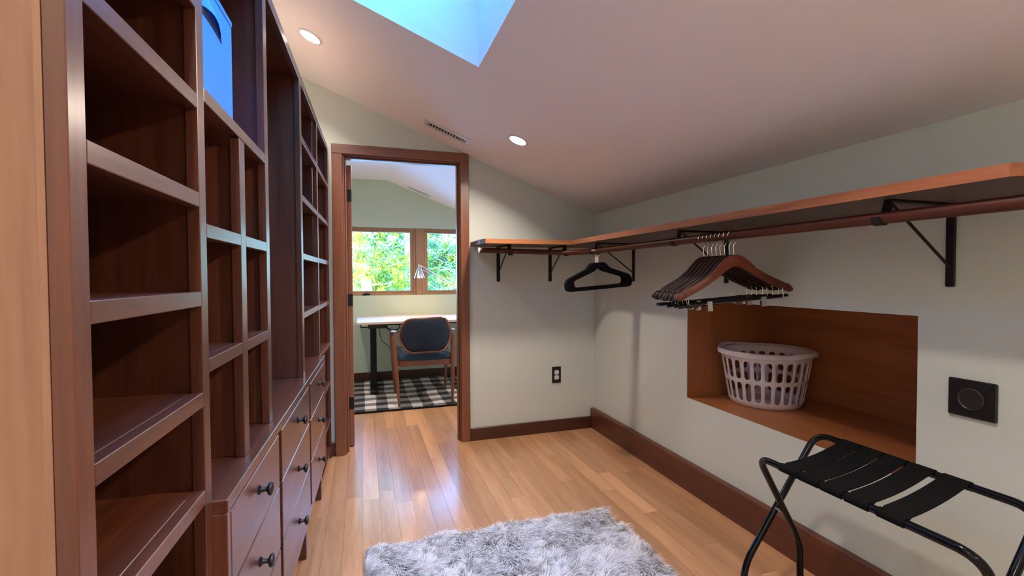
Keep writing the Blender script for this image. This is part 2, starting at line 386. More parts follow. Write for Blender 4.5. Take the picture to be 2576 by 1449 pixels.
def make_window(name, x0, x1, label, crank):
    w = thing(name, label, 'window', (0, 0, 0), kind='structure')
    yb, yf = YF + 0.075, YF + 0.14
    f = 0.030; s = 0.038
    for n_, lo, hi in (('frame', (x0, yb, WZ0), (x0+f, yf, WZ1)), ('frame', (x1-f, yb, WZ0), (x1, yf, WZ1)), ('frame', (x0+f, yb, WZ0), (x1-f, yf, WZ0+f)), ('frame', (x0+f, yb, WZ1-f), (x1-f, yf, WZ1))): box(n_, M['winwood'], lo, hi, w, 0.003)
    a0, a1, b0, b1 = x0+f, x1-f, WZ0+f, WZ1-f
    ya, yc = yb + 0.012, yf - 0.005
    for lo, hi in (((a0, ya, b0), (a0+s, yc, b1)), ((a1-s, ya, b0), (a1, yc, b1)), ((a0+s, ya, b0), (a1-s, yc, b0+s*0.6)), ((a0+s, ya, b1-s*0.6), (a1-s, yc, b1))): box('sash_rail', M['winwood'], lo, hi, w, 0.004)
    plainbox('pane', M['glass'], (a0+s-0.004, ya+0.02, b0+s*0.6-0.004), (a1-s+0.004, ya+0.024, b1-s*0.6+0.004), w)
    if crank:
        MB().cbox((crank-0.03, yb-0.03, WZ0+0.002), (crank+0.05, yb-0.001, WZ0+0.02), 0.004).tube(fillet([(crank-0.01, yb-0.03, WZ0+0.018), (crank+0.02, yb-0.05, WZ0+0.035), (crank+0.07, yb-0.05, WZ0+0.03)], 0.01), 0.005, 8).build('crank_handle', M['steel'], w)
    return w
make_window('window_1', WX0, 0.617, 'large wooden casement window above the left end of the desk', 0.02)
make_window('window_2', 0.693, WX1, 'wooden casement window right of the mullion behind the desk lamp', None)
struct(box('trim_2', M['winwood'], (0.617, YF + 0.055, WZ0), (0.693, YF + 0.14, WZ1), None, 0.004), 'brown wooden mullion between the two study windows', 'trim')

# door casing, jambs and door
trim = thing('trim_1', 'reddish wooden casing around the doorway', 'trim', (0, 0, 0), kind='structure')
cy0, cy1 = YW - 0.02, YW - 0.0005
box('casing', M['casingZ'], (-0.196, cy0, 0.0), (-0.128, cy1, 2.06), trim, 0.003)
box('casing', M['casingZ'], (0.683, cy0, 0.0), (0.747, cy1, 2.06), trim, 0.003)
box('casing', M['casingX'], (-0.196, cy0, 2.0602), (0.747, cy1, 2.125), trim, 0.003)
jy0, jy1 = YW - 0.012, YW + 0.135
box('jamb', M['casingZ'], (DX0 - 0.0195, jy0 + 0.0125, 0), (DX0, jy1, DZ), trim, 0.002)
box('jamb', M['casingZ'], (DX1, jy0 + 0.0125, 0), (DX1 + 0.0195, jy1, DZ), trim, 0.002)
box('jamb', M['casingX'], (DX0 - 0.0195, jy0 + 0.0125, DZ + 0.0003), (DX1 + 0.0195, jy1, DZ + 0.0195), trim, 0.002)
box('door_stop', M['casingZ'], (DX0 + 0.0002, YW + 0.03, 0), (DX0 + 0.012, YW + 0.075, DZ - 0.0125), trim, 0.003)
box('door_stop', M['casingZ'], (DX1 - 0.012, YW + 0.03, 0), (DX1 - 0.0002, YW + 0.075, DZ - 0.0125), trim, 0.003)
box('door_stop', M['casingX'], (DX0 + 0.0002, YW + 0.03, DZ - 0.012), (DX1 - 0.0002, YW + 0.075, DZ - 0.0002), trim, 0.003)
door = thing('door_1', 'dark wooden door swung fully open into the study, seen edge on', 'door', (-0.088, YW + 0.125, 0.008), math.radians(7), kind='structure')
dl = MB().cbox((-0.017, 0.012, 0), (0.017, 0.76, 2.010), 0.003)
dl.build('leaf', M['casingZ'], door)
for sx in (-1, 1):
    for z0, z1 in ((0.25, 0.95), (1.08, 1.88)):
        box('panel', M['casingZ'], (sx*0.0172 - 0.002, 0.13, z0), (sx*0.0172 + 0.002, 0.64, z1), door, 0.0015)
for z in (0.267, 1.010, 1.754):
    h = MB().cbox((-0.0185, 0.0085, z), (0.016, 0.0118, z + 0.085), 0.001)
    h.lathe([(0.0065, z-0.002), (0.0065, z+0.087)], 10, (-0.0185, 0.006, 0)).build('hinge', M['steel'], door, True)
MB().lathe([(0.024, 0), (0.026, 0.004), (0.012, 0.008), (0.012, 0.03), (0.026, 0.04), (0.028, 0.055), (0.012, 0.066), (0.001, 0.067)], 16, (0.0172, 0.70, 0.95), 'X').build('door_knob', M['bronze'], door, True)

# baseboards
b_ = struct(box('baseboard_end', M['baseX'], (0.7475, YW - 0.018, 0), (XR - 0.0355, YW - 0.0005, 0.094), None, 0.004), 'low dark wood baseboard under the outlet on the end wall', 'baseboard')
struct(box('baseboard_corner', M['baseX'], (-0.28, YW - 0.018, 0), (-0.1965, YW - 0.0005, 0.094), None, 0.004), 'short dark baseboard between bookcase and door casing', 'baseboard')
mbb = MB(); bx0, bx1 = XR - 0.035, XR - 0.0005
prof = [(bx0, 0.0), (bx1, 0.0), (bx1, 0.159), (bx0 + 0.010, 0.159), (bx0 + 0.003, 0.156), (bx0, 0.149)]
mbb.prism(prof, -2.58, YW - 0.001, 'Y')
struct(mbb.build('baseboard_right', M['baseY']), 'tall thick reddish baseboard along the right wall', 'baseboard')
struct(box('baseboard_study', M['baseX'], (-1.249, YF - 0.018, 0), (2.349, YF - 0.0005, 0.10), None, 0.004), 'dark wood baseboard behind the desk in the study', 'baseboard')

# ------------------------------------------------------------------ bookcases (built in a frame turned 1.56 degrees)
ANG = math.radians(1.557); XB = -0.3123; ZT = 2.105; DEP = 0.31
def bk_root(name, label, cat, t0, z0=0.0, s0=0.0, kind=None, group=None):
    e = thing(name, label, cat, (XB + math.sin(ANG)*t0 + math.cos(ANG)*s0, math.cos(ANG)*t0 - math.sin(ANG)*s0, z0), -ANG, group)
    return e
class BK:
    """Parts given in wall coordinates s (towards the aisle), t (along the wall), z; stored relative to the root."""
    def __init__(s, name, label, cat, t0, z0=0.0, s0=0.0): s.e = bk_root(name, label, cat, t0, z0, s0); s.t0 = t0; s.z0 = z0; s.s0 = s0
    def p(s, name, ax, S0, S1, T0, T1, Z0, Z1, c=0.0012, mat=None):
        return box(name, mat or M['bk'+ax], (S0 - s.s0, T0 - s.t0, Z0 - s.z0), (S1 - s.s0, T1 - s.t0, Z1 - s.z0), s.e, c)
RH, FT = 0.027, 0.021        # rail height, face frame thickness
G = 0.0003
def bay(b, ta, tb, tops, pa, pb, zbot):
    """rails across the opening ta..tb, shelf boards behind from panel to panel"""
    for z in tops:
        b.p('shelf_rail', 'Y', -FT, 0, ta + G, tb - G, z - RH, z)
        b.p('shelf', 'Y', -DEP + 0.008, -FT - G, pa + G, pb - G, z - 0.019, z - 0.0008)

# A: open bookcase nearest the viewer
A = BK('bookcase', 'tall open shelf bookcase nearest the viewer with a plain wood end panel', 'bookcase', 0.619)
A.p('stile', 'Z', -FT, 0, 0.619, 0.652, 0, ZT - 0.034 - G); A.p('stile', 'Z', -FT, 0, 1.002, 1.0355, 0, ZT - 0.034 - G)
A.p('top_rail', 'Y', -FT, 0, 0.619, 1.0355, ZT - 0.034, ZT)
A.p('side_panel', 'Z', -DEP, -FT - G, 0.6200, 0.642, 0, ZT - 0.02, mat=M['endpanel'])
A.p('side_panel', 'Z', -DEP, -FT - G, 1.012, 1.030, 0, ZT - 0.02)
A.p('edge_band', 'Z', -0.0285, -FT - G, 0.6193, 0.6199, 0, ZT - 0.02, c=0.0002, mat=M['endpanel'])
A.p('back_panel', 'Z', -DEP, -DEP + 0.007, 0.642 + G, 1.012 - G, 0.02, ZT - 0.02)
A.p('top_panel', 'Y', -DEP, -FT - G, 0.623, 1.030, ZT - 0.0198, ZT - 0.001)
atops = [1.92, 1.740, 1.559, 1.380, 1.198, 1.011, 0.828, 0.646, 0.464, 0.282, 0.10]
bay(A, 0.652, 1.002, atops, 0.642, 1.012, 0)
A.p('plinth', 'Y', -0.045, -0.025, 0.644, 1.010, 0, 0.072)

# base cabinet with drawers
CABS = 0.0265
D = BK('drawer_cabinet', 'low stained wood drawer cabinet with round dark knobs on short legs', 'cabinet', 1.037)
D.p('countertop', 'Y', -DEP, CABS, 1.0365, 2.7985, 0.762, 0.790, 0.002)
D.p('end_stile', 'Z', 0.0006, CABS, 2.7990, 2.8205, 0.188, 0.790, 0.002)
cz0 = 0.19
D.p('side_panel', 'Z', -DEP, CABS - 0.001, 1.0365, 1.055, cz0, 0.7618); D.p('side_panel', 'Z', -DEP, CABS - 0.001, 2.780, 2.7985, cz0, 0.7618)
D.p('back_panel', 'Y', -DEP, -DEP + 0.006, 1.0555, 2.7795, cz0, 0.7618)
D.p('bottom_rail', 'Y', -DEP + 0.01, CABS - 0.004, 1.0555, 2.7795, cz0 - 0.002, cz0 + 0.035)
stacks = [(1.0575, 1.533), (1.574, 2.174), (2.216, 2.760)]
for a, b in ((1.533, 1.574), (2.174, 2.216), (2.760, 2.7795)): D.p('divider', 'Z', -DEP + 0.01, CABS - 0.022, a + 0.002, b - 0.002, cz0 + 0.0355, 0.7615)
zs = [(0.605, 0.758), (0.419, 0.601), (0.229, 0.415)]
knob_mb = MB().lathe([(0.011, 0), (0.012, 0.002), (0.0075, 0.005), (0.0052, 0.011), (0.0058, 0.017), (0.0145, 0.0215), (0.0165, 0.0255), (0.0150, 0.0295), (0.008, 0.032), (0.001, 0.0325)], 18, (0, 0, 0), 'X')
knob0 = None
for a, b in stacks:
    for (z0, z1), kz in zip(zs, (0.700, 0.520, 0.325)):
        d = D.p('drawer', 'Y', CABS - 0.020, CABS, a, b, z0, z1, 0.002)
        D.p('drawer_box', 'Y', -DEP + 0.03, CABS - 0.0205, a + 0.02, b - 0.02, z0 + 0.02, z1 - 0.02)
        if knob0 is None: k = knob0 = knob_mb.build('knob', M['bronze'], d, True)
        else: k = knob0.copy(); C.objects.link(k); k.parent = d
        k.location = (CABS + 0.0002, (a + b)/2 + (-0.01 if a < 1.2 else 0) - D.t0, kz)
for t in (1.06, 1.56, 2.19, 2.757):
    D.p('leg', 'Z', -0.032, 0.004, t, t + 0.04, 0, cz0 - 0.0025, 0.003)
    D.p('leg', 'Z', -DEP + 0.02, -DEP + 0.056, t, t + 0.04, 0, cz0 - 0.0025, 0.003)

# B: hutch that stands on the countertop
ZB = 0.7903
B = BK('bookcase_hutch', 'wide shelf hutch standing on the drawer cabinet with one tall open bay', 'bookcase', 1.037, ZB)
for a, b, top in ((1.2725, 1.317, 1.5565), (1.542, 1.584, ZT - 0.034), (2.208, 2.2595, ZT - 0.034)): B.p('stile', 'Z', -FT, 0, a, b, ZB, top - G)
B.p('top_rail', 'Y', -FT, 0, 1.0362, 2.799, ZT - 0.034, ZT)
B.p('side_panel', 'Z', -DEP, -FT - G, 1.0362, 1.048, ZB, ZT - 0.02)
for a, b in ((1.285, 1.304),): B.p('divider_panel', 'Z', -DEP + 0.008, -FT - G, a, b, ZB, 1.5375)
B.p('divider_panel', 'Z', -DEP + 0.008, -FT - G, 1.553, 1.574, ZB, ZT - 0.0203); B.p('divider_panel', 'Z', -DEP + 0.008, -FT - G, 2.2195, 2.2485, ZB, ZT - 0.0203)
B.p('side_panel', 'Z', -DEP, -FT - G, 2.780, 2.799, ZB, ZT - 0.0203)
B.p('back_panel', 'Z', -DEP, -DEP + 0.0075, 1.0485, 2.7795, ZB, ZT - 0.0203)
B.p('top_panel', 'Y', -DEP, -FT - G, 1.0362, 2.799, ZT - 0.0198, ZT - 0.001)
B.p('shelf_rail', 'Y', -FT, 0, 1.0362, 1.542 - G, 1.585 - RH, 1.585); B.p('shelf', 'Y', -DEP + 0.008, -FT - G, 1.0483, 1.5527, 1.566, 1.5842)
bay(B, 1.0362, 1.2725, [1.327, 1.068], 1.0482, 1.285, 0); bay(B, 1.317, 1.542, [1.327, 1.068], 1.304, 1.553, 0)
bay(B, 2.2595, 2.799, [1.848, 1.588, 1.330, 1.069], 2.2485, 2.780, 0)

# C: narrow full height bookcase beside the door
E_ = BK('bookcase_tower', 'narrow full height shelf tower at the far end beside the door casing', 'bookcase', 2.80)
E_.p('stile', 'Z', -FT, 0, 2.800, 2.836, 0.0, ZT - 0.034 - G); E_.p('stile', 'Z', -FT, 0, 3.388, 3.416, 0, ZT - 0.034 - G)
E_.p('top_rail', 'Y', -FT, 0, 2.800, 3.416, ZT - 0.034, ZT)
E_.p('side_panel', 'Z', -DEP, -FT - G, 2.8205, 2.834, 0, ZT - 0.02); E_.p('side_panel', 'Z', -DEP, -FT - G, 3.396, 3.414, 0, ZT - 0.02)
E_.p('back_panel', 'Z', -DEP, -DEP + 0.0075, 2.8345, 3.3955, 0.02, ZT - 0.0203)
E_.p('top_panel', 'Y', -DEP, -FT - G, 2.8205, 3.414, ZT - 0.0198, ZT - 0.001)
bay(E_, 2.836, 3.388, [1.848, 1.588, 1.332, 1.068, 0.788, 0.530, 0.28, 0.08], 2.834, 3.396, 0)

# box in the upper cubby, skylight blue put into its card colour
bx = bk_root('storage_box', 'cardboard box with skylight blue put into its colour and a torn hand slot in the upper cubby', 'box', 1.195, 1.5853, -0.17)
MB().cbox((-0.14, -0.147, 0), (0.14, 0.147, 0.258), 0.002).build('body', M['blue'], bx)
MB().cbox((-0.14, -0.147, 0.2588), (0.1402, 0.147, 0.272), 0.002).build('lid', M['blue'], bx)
sl = []
for i in range(15):
    u = i/14; t = -0.078 + u*0.142
    sl.append((t, 0.186 + 0.010*(1-u)*0 + 0.006*math.sin(u*PI) - 0.004*u, 0.011*math.sin(PI*min(1, 0.15+u*0.85))**0.8 + 0.0012))
m_ = MB()
top = [(0.1412, t, z + w) for t, z, w in sl]; bot = [(0.1412, t, z - w*0.2) for t, z, w in sl]
m_.loft([[(0.1400, t, z) for _, t, z in top + bot[::-1]], top + bot[::-1]]).build('hand_slot', M['navy'], bx)
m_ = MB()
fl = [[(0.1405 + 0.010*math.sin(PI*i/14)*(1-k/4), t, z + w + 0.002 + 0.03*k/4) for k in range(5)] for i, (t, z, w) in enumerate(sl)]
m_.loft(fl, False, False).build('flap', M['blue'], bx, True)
# give the flap a thickness
mod = bx.children[-1].modifiers.new('card', 'SOLIDIFY'); mod.thickness = 0.0015; mod.offset = 1

# ------------------------------------------------------------------ closet shelf, rod and brackets
SZ0, SZ1, SD = 1.4462, 1.4765, 0.371
sy = YW - SD; sxe = XR - SD
def shelf_board(poly, front, label, mat):
    e = thing('closet_shelf', label, 'shelf', (poly[0][0], poly[0][1], SZ0))
    P = lambda L: [(x - poly[0][0], y - poly[0][1]) for x, y in L]
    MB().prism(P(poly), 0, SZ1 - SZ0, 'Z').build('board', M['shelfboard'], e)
    # solid wood lipping glued along the free edges, a little proud
    q = [Vector((x, y)) for x, y in front]; nrm = []
    for i in range(len(q)-1):
        d = (q[i+1] - q[i]).normalized(); nrm.append(Vector((d.y, -d.x)))
    out = []
    for i, p_ in enumerate(q):
        n_ = nrm[0] if i == 0 else nrm[-1] if i == len(q)-1 else (nrm[i-1] + nrm[i]).normalized()
        out.append(p_ + n_*0.004)
    for i in range(len(q)-1):
        pl_ = [tuple(q[i]), tuple(q[i+1]), tuple(out[i+1]), tuple(out[i])]
        MB().prism(P(pl_), -0.0003, SZ1 - SZ0 + 0.0003, 'Z').build('edge_lipping', mat, e)
ny = 0.689; k_ = 0.0045
sxb = sxe + k_
shelf_board([(XR - 0.0005, YW - 0.0005), (sxb, YW - 0.0005), (sxb, ny), (sxb + 0.085, ny - 0.06), (XR - 0.0005, ny - 0.06)],
            [(XR - 0.001, ny - 0.06), (sxb + 0.085, ny - 0.06), (sxb, ny), (sxb, sy)][::-1][::1], 'long wooden closet shelf along the right wall above the hanging rail', M['shelfY'])
sx0 = 0.766; syb = sy + k_
shelf_board([(sxb - 0.0006, YW - 0.0005), (sx0 - 0.005, YW - 0.0005), (sx0 - 0.005, syb + 0.09), (sx0 + 0.012, syb), (sxb - 0.0006, syb)],
            [(sx0 - 0.001, YW - 0.001), (sx0 - 0.001, syb + 0.09), (sx0 + 0.016, syb), (sxe - 0.0006, syb)][::1], 'short wooden closet shelf on the end wall between door and corner', M['shelfX'])
RX, RZ, RR = 1.458, 1.3900, 0.0178
RY = 3.112
rod = thing('closet_rod', 'dark wooden hanging rod bent around the corner under the shelf', 'rod', (RX, 1.5, RZ))
pts = fillet([(0.752, RY, RZ + 0.012), (RX, RY, RZ), (RX, 0.40, RZ)], 0.20, 12)
MB().tube([Vector(p) - rod.location for p in pts], RR, 18).build('pole', M['rod'], rod, True)
MB().lathe([(RR + 0.0002, -0.006), (RR + 0.0005, 0.0), (RR - 0.004, 0.0012)][::1], 18, (0.752 - RX, RY - 1.5, 0.012), 'X').build('end_cap', M['white'], rod, True)

def bracket(loc, rz, label):
    """local: +Y points away from the wall, Z=0 at the underside of the shelf"""
    b = thing('shelf_bracket', label, 'bracket', loc, rz, 'black steel closet brackets')
    w = 0.013
    m = MB(); m.cbox((-w, 0.0006, -0.262), (w, 0.010, -0.001), 0.003); m.build('wall_plate', M['steel'], b)
    MB().cbox((-w, 0.0103, -0.009), (w, 0.288, -0.0006), 0.002).build('arm', M['steel'], b)
    MB().tube([(0, 0.009, -0.200), (0, 0.270, -0.012)], 0.0045, 8).build('strut', M['steel'], b, True)
    d = XR - RX; hz = RZ - SZ0; hr = RR + 0.0025
    # flat strap: drops from the end of the arm and hooks under the rod
    path = [(0.2875, -0.0095), (0.2885, -0.024), (d - hr - 0.002, hz + 0.018)]
    for k in range(11):
        a = math.radians(178 + k*19); path.append((d + hr*math.cos(a), hz + hr*math.sin(a)))
    rings = []
    for i, (y, z) in enumerate(path):
        n = Vector(path[min(i+1, len(path)-1)]) - Vector(path[max(i-1, 0)]); n = Vector((-n.y, n.x)).normalized() * 0.0018
        rings.append([(-w, y-n.x, z-n.y), (w, y-n.x, z-n.y), (w, y+n.x, z+n.y), (-w, y+n.x, z+n.y)])
    MB().loft(rings).build('rod_hook', M['steel'], b)
    return b
for y, l in ((1.004, 'black steel bracket nearest the viewer at the long shelf'), (1.970, 'black steel bracket behind the cluster of wooden hangers'), (2.838, 'black steel bracket on the right wall behind the velvet hangers')):
    bracket((XR, y, SZ0), PI/2, l)
for x, l in ((0.971, 'black steel bracket on the end wall nearest the door'), (1.391, 'black steel bracket on the end wall nearer the corner')):
    bracket((x, YW, SZ0), PI, l)

# ------------------------------------------------------------------ hangers
def hook_pts(h, r=0.021):
    p = [(0, 0, -h), (0, 0, -r - 0.022), (0.012, 0, -r - 0.006)]
    for k in range(11):
        a = math.radians(-50 + k*23); p.append((r*math.cos(a), 0, r*math.sin(a)))
    return p
def hang_root(name, label, y, yaw, tilt, group):
    e = thing(name, label, 'hanger', (RX, y, RZ + RR + 0.0025 - 0.021), 0, group); e.rotation_euler = (0, tilt, yaw); return e
def contour(top, bot, th, n=1, bend=0.0):
    rings = []
    for (u, zt), (_, zb) in zip(top, bot):
        yb = bend * (abs(u)/0.22)**2
        t = th
        rings.append([(u, yb - t, zb + 0.002), (u, yb - t*0.6, zb), (u, yb + t*0.6, zb), (u, yb + t, zb + 0.002), (u, yb + t, zt - 0.004), (u, yb + t*0.5, zt), (u, yb - t*0.5, zt), (u, yb - t, zt - 0.004)])
    return rings
HT = [(-0.238, -0.152), (-0.232, -0.142), (-0.222, -0.133), (-0.210, -0.128), (-0.206, -0.131), (-0.200, -0.124), (-0.16, -0.104), (-0.12, -0.083), (-0.085, -0.058), (-0.06, -0.032), (-0.04, -0.014), (-0.02, -0.003), (0, 0)]
HB = [(-0.238, -0.158), (-0.232, -0.163), (-0.222, -0.165), (-0.210, -0.161), (-0.206, -0.159), (-0.200, -0.156), (-0.16, -0.136), (-0.12, -0.116), (-0.085, -0.094), (-0.06, -0.078), (-0.04, -0.064), (-0.02, -0.052), (0, -0.046)]
def mirror(L): return L + [(-u, z) for u, z in reversed(L[:-1])]
def wooden_hanger(label, y, yaw, tilt, mat, kind, sc=1.0):
    e = hang_root('wooden_hanger', label, y, yaw, tilt, 'wooden hangers on the right rail')
    top = [(u*sc, z*sc - 0.080) for u, z in mirror(HT)]; bot = [(u*sc, z*sc - 0.080) for u, z in mirror(HB)]
    MB().loft(contour(top, bot, 0.0085, bend=0.018)).build('body', mat, e, True, 50)
    MB().tube(hook_pts(0.088), 0.0016, 6).build('hook', M['chrome'], e, True)
    zb = -0.076 - 0.20
    if kind == 'clip':
        MB().tube(fillet([(-0.19*sc, 0.008, -0.225), (-0.19*sc, 0.008, zb), (0.19*sc, 0.008, zb), (0.19*sc, 0.008, -0.225)], 0.008, 4), 0.0014, 6).build('wire_bar', M['chrome'], e, True)
        for sx in (-1, 1):
            c = MB().cbox((sx*0.115 - 0.011, 0.000, zb - 0.030), (sx*0.115 + 0.011, 0.004, zb + 0.012), 0.001)
            c.cbox((sx*0.115 - 0.011, 0.012, zb - 0.030), (sx*0.115 + 0.011, 0.016, zb + 0.012), 0.001)
            c.lathe([(0.0055, -0.012), (0.0055, 0.012)], 10, (sx*0.115, 0.008, zb), 'X').build('clip', M['chrome'], e)
    else:
        for sx in (-1, 1): MB().tube(fillet([(sx*0.185*sc, 0.006, -0.225), (sx*0.192*sc, 0.006, -0.245), (sx*0.185*sc, 0.006, zb)], 0.01, 4), 0.0014, 6).build('wire', M['chrome'], e, True)
        MB().tube([(-0.225*sc, 0.006, zb), (0.225*sc, 0.006, zb)], 0.0062, 10).build('bar', M['hangblack'], e, True)
    return e
R_ = math.radians
wh = [(1.587, -15, 4.5, 'hangred', 'clip', 'red-brown wooden hanger nearest the viewer on the right rail', 1.06),
      (1.614, -14, 6.0, 'hangblack', 'bar', 'black wooden hanger directly behind the red-brown one', 1.06),
      (1.640, -13.5, 5.5, 'hangwood', 'bar', 'dark mahogany hanger third from the viewer in the wooden cluster', 1.06),
      (1.665, -13, 5.0, 'hangwood', 'clip', 'dark mahogany hanger fourth from the viewer in the wooden cluster', 1.06),
      (1.691, -12.5, 5.5, 'hangwood', 'bar', 'dark mahogany hanger fifth from the viewer in the wooden cluster', 1.06),
      (1.716, -12, 5.0, 'hangwood', 'clip', 'dark mahogany hanger sixth from the viewer in the wooden cluster', 1.04),
      (1.742, -11.5, 4.5, 'hangwood', 'bar', 'dark mahogany hanger seventh from the viewer, second from the far end', 1.06),
      (1.767, -11, 4.5, 'hangwood', 'bar', 'dark mahogany hanger farthest from the viewer in the wooden cluster', 1.04)]
for y, ya, ti, m, k, l, s in wh: wooden_hanger(l, y, R_(ya), R_(-ti), M[m], k, s)

VT = [(-0.22, -0.118), (-0.214, -0.100), (-0.200, -0.088), (-0.17, -0.078), (-0.13, -0.063), (-0.095, -0.048), (-0.07, -0.032), (-0.055, -0.014), (-0.035, -0.003), (-0.015, 0.001), (0, 0.001)]
def velvet_hanger(label, y, yaw, tilt):
    e = hang_root('velvet_hanger', label, y, yaw, tilt, 'velvet hangers near the corner')
    z0 = -0.072; q_ = 1.05
    outer = fillet([(-0.222, 0, -0.100), (-0.07, 0, -0.040), (-0.045, 0, -0.006), (0.045, 0, -0.006), (0.07, 0, -0.040), (0.222, 0, -0.100), (0.222, 0, -0.172), (-0.222, 0, -0.172)], 0.045, 6, True)
    inner = fillet([(-0.175, 0, -0.108), (-0.03, 0, -0.058), (-0.012, 0, -0.040), (0.012, 0, -0.040), (0.03, 0, -0.058), (0.175, 0, -0.108), (0.170, 0, -0.150), (-0.170, 0, -0.150)], 0.02, 6, True)
    th = 0.0026; n = len(outer); v = []; f = []
    for yy in (-th, th):
        for p in outer: v.append((p.x*q_, yy, p.z*q_ + z0))
        for p in inner: v.append((p.x*q_, yy, p.z*q_ + z0))
    for i in range(n):
        j = (i+1) % n
        f += [(i, j, n+j, n+i), (2*n+i, 3*n+i, 3*n+j, 2*n+j), (i, 2*n+i, 2*n+j, j), (n+i, n+j, 3*n+j, 3*n+i)]
    m = MB(); m.v = v; m.f = f; m.build('body', M['velvet'], e)
    MB().tube(hook_pts(0.078), 0.0017, 6).build('hook', M['chrome'], e, True)
    return e
for i in range(6):
    l = ('frontmost black velvet hanger on the rod near the corner', 'black velvet hanger second from the front near the corner', 'black velvet hanger third from the front near the corner', 'black velvet hanger third from the back near the corner', 'black velvet hanger second from the back near the corner', 'rearmost black velvet hanger on the rod near the corner')[i]
    velvet_hanger(l, 2.765 + i*0.0085, R_(-2 + i*0.3), R_(-4.5))

# ------------------------------------------------------------------ laundry basket
def basket():
    cx, cy, z0 = 2.115, 2.055, NZ0 + 0.001
    e = thing('laundry_basket', 'white plastic laundry basket with long slots, standing in the wood recess', 'basket', (cx, cy, z0))
    H, rb, rt = 0.292, 0.178, 0.226; n = 26
    def P(th, z):
        u = z/H; r = rb + (rt - rb)*u
        if z < 0.03: r -= 0.012*(1 - z/0.03)**2
        return (r*math.cos(th), r*math.sin(th), z)
    v = []; f = []; idx = {}
    def vi(th, z):
        k = (round((th % (2*PI))*20000) % round(2*PI*20000), round(z*100000))
        if k not in idx: idx[k] = len(v); v.append(P(th, z))
        return idx[k]
    dth = 2*PI/n; SD_ = 6
    ths = [i*dth/SD_ for i in range(n*SD_ + 1)]
    def band(za, zb, m):
        for a in range(m):
            q0 = za + (zb-za)*a/m; q1 = za + (zb-za)*(a+1)/m
            for i in range(n*SD_): f.append((vi(ths[i], q0), vi(ths[i+1], q0), vi(ths[i+1], q1), vi(ths[i], q1)))
    rows = [(0.030, 0.135), (0.150, 0.255)]
    band(0.0, 0.030, 4); band(0.135, 0.150, 1); band(0.255, H, 3)
    for za, zb in rows:
        for k in range(n):
            t0 = k*dth; per = []
            for i in range(SD_): per.append((t0 + dth*i/SD_, za))
            for i in range(SD_): per.append((t0 + dth, za + (zb-za)*i/SD_))
            for i in range(SD_): per.append((t0 + dth*(1 - i/SD_), zb))
            for i in range(SD_): per.append((t0, zb - (zb-za)*i/SD_))
            inn = []
            tc_ = t0 + dth/2; rr = 0.2; hw = dth*0.31
            for th, z in per:
                a = (th - tc_)/(dth/2); b = (z - (za+zb)/2)/((zb-za)/2)
                hh = (zb-za)/2 - 0.002; cap = 0.016
                # stadium
                if abs(b) >= 1 - 1e-6:
                    ang = PI/2*a*0.999; tt = tc_ + hw*math.sin(ang); zz = (za+zb)/2 + math.copysign(hh - cap + cap*math.cos(ang), b)
                else:
                    tt = tc_ + math.copysign(hw, a); zz = (za+zb)/2 + b*(hh - cap)
                inn.append((tt, zz))
            m = len(per); o = [vi(*p) for p in per]; q = []
            for p in inn: q.append(len(v)); v.append(P(*p))
            for i in range(m):
                j = (i+1) % m; f.append((o[i], o[j], q[j], q[i]))
    b = MB(); b.v = v; b.f = f
    w = b.build('wall', M['basket'], e, True, 50); md = w.modifiers.new('wall', 'SOLIDIFY'); md.thickness = 0.0035; md.offset = 0
    MB().lathe([(0.001, 0.004), (rb - 0.013, 0.004), (rb - 0.013, 0.0005), (0.001, 0.0005)], 48, cap=False).build('base', M['basket'], e)
    rings = []
    for i in range(97):
        th = 2*PI*i/96; c = max(0, abs(math.cos(th - 1.75)) - 0.86)/0.14; c = c*c*(3-2*c)
        r0 = rt - 0.002; r1 = rt + 0.016 + 0.016*c; zz = H - 0.004 + 0.012*c
        cs, sn = math.cos(th), math.sin(th)
        rings.append([(r*cs, r*sn, z) for r, z in ((r0, zz - 0.004), (r0 + 0.001, zz + 0.008), (r0 + 0.006, zz + 0.012), (r1 - 0.003, zz + 0.010), (r1, zz + 0.004), (r1 + 0.001, zz - 0.014), (r1 - 0.002, zz - 0.014), (r1 - 0.004, zz + 0.002), (r0 + 0.004, zz + 0.004))])
    MB().loft(rings, False).build('rim', M['basket'], e, True, 60)
basket()

# ------------------------------------------------------------------ luggage rack
rack = thing('luggage_rack', 'black folding luggage rack with webbing straps in front of the right wall', 'luggage rack', (1.42, 0.97, 0))
o_ = Vector(rack.location)
f1 = [(1.268, 1.258, 0.61), (1.455, 1.258, 0.285), (1.462, 1.258, 0.0125), (1.462, 0.652, 0.0125), (1.455, 0.652, 0.285), (1.268, 0.652, 0.61)]
f2 = [(1.583, 1.305, 0.64), (1.262, 1.305, 0.215), (1.240, 1.305, 0.0125), (1.240, 0.700, 0.0125), (1.262, 0.700, 0.215), (1.583, 0.700, 0.64)]
for fr in (f1, f2):
    MB().tube(fillet([Vector(p) - o_ for p in fr], 0.055, 8, True), 0.0112, 14, True).build('frame', M['gloss'], rack, True)
ya = [(1.165, 1.203)]; n = 5
y1s, y1e, y2s, y2e = 1.165, 0.800, 1.205, 0.838
gaps = [0.004, 0.005, 0.007, 0.020]; tot = (y1s - y1e - sum(gaps))/5
p = 0.0
